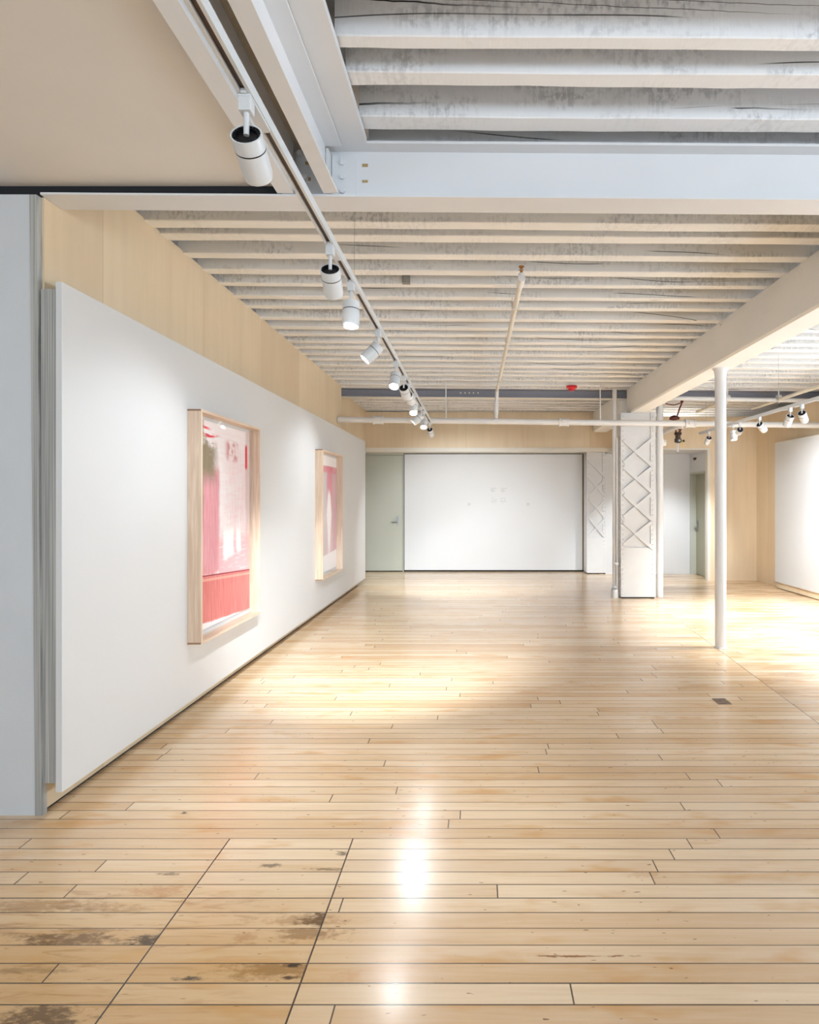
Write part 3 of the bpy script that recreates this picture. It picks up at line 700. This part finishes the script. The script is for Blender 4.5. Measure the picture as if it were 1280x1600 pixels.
# right hand bay pipes
o = empty('ceiling_pipe', (3.6, 9.1, 3.03), 'short cream pipe with two clamps under the grey beam, right of the slim post', 'pipe')
a = P(1134, 622, 9.1); b_ = P(1262, 626, 9.1)
MB().tube((2.9, 9.1, a.z+.0), b_, .032, 18).build('pipe_run', M['pipe'], o, smooth=True)
for px in (1137, 1217):
    c = P(px, 622, 9.1); MB().tube((c.x-.03, 9.1, c.z), (c.x+.03, 9.1, c.z), .046, 18).tube((c.x, 9.1, c.z), (c.x, 9.1, 3.2), .010, 8).tube((c.x, 9.1, c.z), (c.x, 9.1, c.z-.075), .014, 8).build('pipe_clamp', M['pipe'], o, smooth=True)
o = empty('ceiling_pipe', (4.6, 8, 3.02), 'long cream conduit above the right light track', 'pipe')
MB().tube((4.60, 3.5, 3.03), (4.60, 9.9, 3.02), .026, 16).build('pipe_run', M['cream'], o, smooth=True)
for yy in (5.2, 8.2): MB().tube((4.6, yy, 3.03), (4.6, yy, tz(4.6, 3.24)), .006, 8).build('hanger_rod', M['cream'], o)
o = empty('ceiling_pipe', (4.1, 10.5, 3.15), 'thin cream branch pipe slanting behind the slim post', 'pipe')
MB().tube((4.1, 9.6, 3.15), (4.1, 11.06, 3.13), .024, 14).build('pipe_run', M['cream'], o, smooth=True)
o = empty('branch_pipe', (3.13, 9.7, 2.68), 'white pipe branching off the main towards the alcove, right of the riveted column', 'pipe')
x = 3.13
MB().tube((x, 9.08, on_main(x).z), (x, 10.9, on_main(x).z-.01), .042, 20).build('pipe_run', M['pipe'], o, smooth=True)
MB().tube((x, 8.93, on_main(x).z), (x, 9.08, on_main(x).z), .060, 20).build('pipe_tee', M['pipe'], mp, smooth=True)

# valve, cable, alarm bell
Yv = 9.7
vo = empty('pipe_valve', tuple(P(1060, 700, Yv)), 'dark bronze valve with yellow tag hanging below the main right of the column', 'valve')
def bxp(px0, px1, py0, py1, Y, dep):
    a = P(px0, py0, Y); b_ = P(px1, py1, Y); return MB().box(a.x, b_.x, Y, Y+dep, b_.z, a.z)
vb = MB(); c = P(1059.5, 683, Yv)
vb.lathe([(.03, -.09), (.055, -.085), (.055, -.03), (.042, -.02), (.042, .03), (.058, .04), (.058, .075), (.03, .085)], 16, Matrix.Translation(c))
c2 = P(1059.5, 689, Yv); vb.tube(c2+Vector((0, 0, 0)), c2+Vector((0, -.07, 0)), .04, 16)
vb.build('valve_body', M['valve'], vo, smooth=True)
MB().tube(c2+Vector((0, -.07, 0)), c2+Vector((0, -.08, 0)), .018, 14).build('gauge', M['chrome'], vo, smooth=True)
MB().tube(c2+Vector((.04, 0, 0)), c2+Vector((.105, 0, 0)), .012, 10).tube(c2+Vector((.085, 0, 0)), c2+Vector((.105, 0, 0)), .02, 10).build('valve_handle', M['black'], vo, smooth=True)
MB().tube(P(1061, 677, Yv), P(1064, 670, Yv), .018, 12).tube(P(1064, 670, Yv), (3.168, Yv, 2.655), .016, 12).tube(P(1057, 677, Yv), P(1056, 672, Yv), .012, 10).build('inlet_pipe', M['rust'], vo, smooth=True)
MB().tube(P(1059, 692, Yv), P(1059, 706, Yv), .016, 12).build('drain_pipe', M['pipe'], vo, smooth=True)
t_ = MB(); a = P(1064.5, 687, Yv); b_ = P(1066, 702, Yv); t_.add([(a.x-.006, Yv-.02, a.z), (a.x+.012, Yv-.02, a.z), (b_.x, Yv-.02, b_.z), (a.x-.006, Yv-.017, a.z), (a.x+.012, Yv-.017, a.z), (b_.x, Yv-.017, b_.z)], [(0,1,2),(5,4,3),(0,3,4,1),(1,4,5,2),(2,5,3,0)])
t_.build('tag', M['yellow'], vo)
ab = empty('alarm_bell', tuple(P(1054, 655, 9.3)), 'dark red alarm fitting with a brown cable sitting behind the white main', 'alarm')
MB().lathe([(.03, -.03), (.075, -.02), (.075, .01), (.05, .035), (.015, .045)], 20, Matrix.Translation(P(1054, 653.5, 9.3))).build('alarm_body', M['rust'], ab, smooth=True)
pts = [P(1058, 651, 9.3), P(1060, 645, 9.3), P(1063, 636, 9.3), P(1066, 629, 9.3)]
MB().path(pts, .012).build('cable', M['rust'], ab, smooth=True)
MB().path([P(1066, 628, 9.3), P(1060, 631, 9.3), P(1053, 633, 9.3), P(1046, 632, 9.3), P(1040, 630.5, 9.3)], .008).build('cable', M['rust'], ab, smooth=True)
MB().lathe([(.012, -.02), (.022, -.01), (.022, .02), (.01, .03)], 12, Matrix.Translation(P(1066, 627.5, 9.3))).build('junction', M['rust'], ab, smooth=True)
# red strobe on the joists
c = P(893.5, 604, 8.98)
rs = empty('ceiling_alarm', tuple(c), 'bright red round alarm on the joists before the far grey beam', 'alarm')
MB().lathe([(.05, .025), (.082, .02), (.082, -.01), (.05, -.028)], 24, Matrix.Translation((c.x, 8.98, tz(c.x, 3.206)))).build('alarm_body', M['red'], rs, smooth=True)
MB().lathe([(.05, -.028), (.045, -.046), (.02, -.055)], 24, Matrix.Translation((c.x, 8.98, tz(c.x, 3.206)))).build('alarm_lens', M['red'], rs, smooth=True)

# ------------------------------------------------------------------ framed paintings
def painting(ya, yb, which, label):
    z0, z1 = .514, 2.119; xf, xb = -1.872, -1.969; t = .018
    root = empty('framed_painting', (xb, (ya+yb)/2, z0), label, 'painting', 'red and white paintings in box frames on the left panel')
    MB().box(xb, xf, ya, ya+t, z0, z1).build('frame_side', M['frame_v'], root, bevel=.001)
    MB().box(xb, xf, yb-t, yb, z0, z1).build('frame_side', M['frame_v'], root, bevel=.001)
    MB().box(xb, xf, ya+t, yb-t, z1-t, z1).build('frame_rail', M['frame_h'], root)
    MB().box(xb, xf, ya+t, yb-t, z0, z0+t).build('frame_rail', M['frame_h'], root)
    MB().box(xb, xb+.006, ya+t, yb-t, z0+t, z1-t).build('backing_board', M['white'], root)
    MB().box(xb+.006, xb+.014, ya+.03, yb-.035, z0+.055, z1-.045).build('painted_sheet', art_mat(which), root)
    MB().box(xf-.012, xf-.009, ya+t, yb-t, z0+t, z1-t).build('glazing', M['glass'], root)
    for (yy, zz) in ((ya, z1), (ya, z0+.012)):
        tag(MB().box(xb+.002, xf-.004, yy-.0012, yy+.004, zz-.012, zz).build('corner_key', M['endbox'], root), 'dark wooden corner key')
    return root
painting(4.056, 5.17, 'first', 'larger looking framed painting nearest the camera, red field below olive and pink brushwork')
painting(7.278, 8.366, 'second', 'farther framed painting on the left panel, pink vertical band with a white streak')

# ------------------------------------------------------------------ light tracks and spotlights
def track(xa, ya, xb, yb, z, label, cables, ztop):
    root = empty('light_track', ((xa+xb)/2, (ya+yb)/2, z), label, 'track')
    def X(y): return xa+(xb-xa)*(y-ya)/(yb-ya)
    def rail(u0, u1, z0, z1, mb):
        mb.add([(X(ya)+u0, ya, z0), (X(ya)+u1, ya, z0), (X(yb)+u1, yb, z0), (X(yb)+u0, yb, z0), (X(ya)+u0, ya, z1), (X(ya)+u1, ya, z1), (X(yb)+u1, yb, z1), (X(yb)+u0, yb, z1)],
               [(0,3,2,1),(4,5,6,7),(0,1,5,4),(1,2,6,5),(2,3,7,6),(3,0,4,7)])
    m = MB(); rail(-.019, -.009, z, z+.034, m); rail(.009, .019, z, z+.034, m); rail(-.009, .009, z+.026, z+.034, m)
    m.build('track_rail', M['lamp'], root)
    s_ = MB(); rail(-.009, .009, z+.010, z+.026, s_); tag(s_.build('track_slot', M['valve'], root), 'dark slot of the rail')
    for y in cables:
        MB().tube((X(y), y, z+.034), (X(y), y, ztop), .0012, 6).build('suspension_wire', M['cable'], root)
    m = MB(); rail(-.019, .019, z+.0, z+.0341, MB()); return X
TZ = 2.60
tX = track(-.603, -4.0, -.657, 8.66, TZ, 'long white light track hanging down the left half of the room', (3.1,), 3.23)
# re-fit: near part is nearly straight
def spotlight(X, y, direction, label, power, lens='lens', size=58, blend=.7, drop=.075, group='white spotlights on the long left track', stem=None, z=TZ, color=(.86, .935, 1), lit=True, blight=True):
    x = X(y); d = Vector(direction).normalized()
    root = empty('track_spotlight', (x, y, z), label, 'spotlight', group)
    ad = MB().box(x-.008, x+.008, y-.03, y+.15, z-.004, z+.009).box(x-.017, x+.017, y-.022, y+.14, z-.008, z-.0005).box(x-.017, x+.017, y-.022, y+.012, z-.045, z-.008)
    ad.build('track_adapter', M['lamp'], root, bevel=.002)
    piv = Vector((x, y-.005, z-.045-drop))
    MB().tube((x, y-.005, z-.045), piv, .0075, 12).build('stem', M['lamp'], root, smooth=True)
    R = .0425; L = .128
    q = d.to_track_quat('Z', 'Y').to_matrix().to_4x4()
    # pivot sits just inside the rear opening
    org = piv - d*.004
    T = Matrix.Translation(org) @ q
    body = MB().lathe([(R-.004, .012), (R-.004, .0), (R, .0), (R, .040), (R-.002, .0405), (R-.002, .0435), (R, .044), (R, L-.012), (R-.003, L), (R-.006, L), (R-.006, L-.006)], 40, T, cap0=False, cap1=False)
    hd = body.build('lamp_housing', M['lamp'], root, smooth=True)
    MB().lathe([(R+.0003, .040), (R+.0003, .0438)], 40, T, cap0=False, cap1=False).build('groove', M['black'], root, smooth=True)
    fins = MB().lathe([(R-.0042, .014), (R-.0042, .002)], 40, T, cap0=True, cap1=False)
    for k_ in range(22):
        t = 2*PI*k_/22; c, s_ = math.cos(t), math.sin(t)
        pp = [Vector((c*(R-.013), s_*(R-.013), .001)), Vector((c*(R-.005), s_*(R-.005), .001))]; n_ = Vector((-s_, c, 0))*.0012
        vs = [T @ v for v in (pp[0]-n_, pp[1]-n_, pp[1]+n_, pp[0]+n_)]+[T @ (v+Vector((0, 0, .012))) for v in (pp[0]-n_, pp[1]-n_, pp[1]+n_, pp[0]+n_)]
        fins.add(vs, [(0,1,2,3),(7,6,5,4),(0,4,5,1),(1,5,6,2),(2,6,7,3),(3,7,4,0)])
    tag(fins.build('heat_sink', M['black'], root), 'black finned rear opening')
    MB().lathe([(R-.0065, L-.007), (R-.02, L-.005)], 32, T, cap0=False, cap1=True).build('lamp_lens', M[lens], root)
    if blight:
        l = bpy.data.lights.new('spotlight_beam', 'SPOT'); l.energy = power*SPOT_POWER; l.spot_size = math.radians(size); l.spot_blend = blend
        l.shadow_soft_size = .03; l.color = color
        lo = bpy.data.objects.new('spotlight_beam', l); COL.objects.link(lo); lo.parent = root
        lo.matrix_parent_inverse = Matrix.Identity(4)
        lo.location = (org+d*(L+.002))-root.location; lo.rotation_euler = d.to_track_quat('-Z', 'Y').to_euler()
    return root
# x and y are set so that each lamp hangs where the photograph shows it
WASH = 48
SP = [
 (1.63, (-.05, .90, -.45), 'large white spotlight nearest the camera on the left track, black finned back facing us', 480, 'lens', 42),
 (2.58, (-.06, .80, -.60), 'second white spotlight from the camera on the left track, black back showing', 560, 'lens', 58),
 (3.02, (.02, -.12, -.99), 'third white spotlight from the camera, pointing straight down with its lens just showing', 85, 'lens', 70),
 (3.87, (-.66, -.18, -.72), 'spotlight tilted left towards the nearer painting, fourth along the left track', WASH, 'lens', 100),
 (4.75, (-.05, -.52, -.85), 'fifth spotlight on the left track with bright glowing lens, nearest of the glowing ones', 20, 'lens_hot', 80),
 (5.30, (.10, .86, -.50), 'spotlight with black back right behind the first glowing lens', 230, 'lens', 50),
 (5.66, (.16, .90, -.42), 'spotlight with black back, the farther of the two in the middle cluster', 230, 'lens', 44),
 (6.20, (.0, -.55, -.83), 'glowing spotlight in the middle cluster, below the two black backs', 42, 'lens_hot', 80),
 (7.05, (-.72, -.10, -.68), 'spotlight tilted left towards the farther painting', WASH, 'lens', 100),
 (7.40, (.05, -.55, -.83), 'glowing spotlight near the far end of the left track', 14, 'lens_hot', 80),
 (8.45, (.12, .80, -.60), 'small last spotlight at the far end of the left track, black back showing', 420, 'lens', 95),
]
for (y, d, lab, pw, ln, sz) in SP: spotlight(tX, y, d, lab, pw, ln, sz, drop=.06)
# the track carries on behind the camera; unseen lamps added there for fill
for (y, d) in ((.6, (-.75, .45, -.6)), (-.6, (.3, .2, -.9)), (-1.8, (-.4, .3, -.8))):
    spotlight(tX, y, d, 'white spotlight on the left track behind the camera', 8, 'lens', 90, drop=.06)

TZ2 = 2.54
tX2 = track(3.557, 2.0, 3.557, 9.46, TZ2, 'white light track in the right hand bay beyond the slim post', (4.0, 7.0, 9.2), 3.2)
GR = 'white spotlights on the right hand track'
SR = [
 (9.09, (.0, .75, -.6), 'spotlight on the right track half hidden behind the slim post', 330),
 (8.24, (.02, -.25, -.97), 'white spotlight just right of the slim post, below the white main', 420),
 (8.02, (.2, .95, -.25), 'spotlight showing a black disc back, right of the slim post', 80),
 (7.47, (.72, .40, -.58), 'spotlight on the right track tilted down to the right with lit lens', 300),
 (6.74, (-.03, .62, -.78), 'upright spotlight on the right track with black back', 260),
 (6.50, (.55, .55, -.62), 'tilted white spotlight on the right track beside the upright one', 260),
 (6.07, (.0, .1, -1.), 'white spotlight cut off by the right edge of the photo', 420),
]
for (y, d, lab, pw) in SR: spotlight(tX2, y, d, lab, pw, 'lens', 60 if d[1] > .5 else 95, drop=.05, group=GR, z=TZ2)
for (y, d) in ((4.9, (.7, .2, -.7)), (3.6, (.6, .3, -.7))):  # unseen lamps added to fill the right-hand bay
    spotlight(tX2, y, d, 'white spotlight on the near part of the right track, outside the frame', 420, 'lens', 90, drop=.05, group=GR, z=TZ2)

# ------------------------------------------------------------------ floor patch
x0, yy0 = FL(1129, 1096)
pl = MB(); pl.prism([(x0-.055, yy0-.065), (x0+.045, yy0-.065), (x0+.045, yy0+.06), (x0-.055, yy0+.06)], 'z', .0002, .0025)
o = pl.build('floor_patch', wood_mat('worn_dark_patch', (.07, .045, .03), (.28, .19, .13), 20, 60, 5), origin=(x0, yy0, 0))
tag(o, 'small dark worn square patch let into the floor boards near the slim post', 'patch')
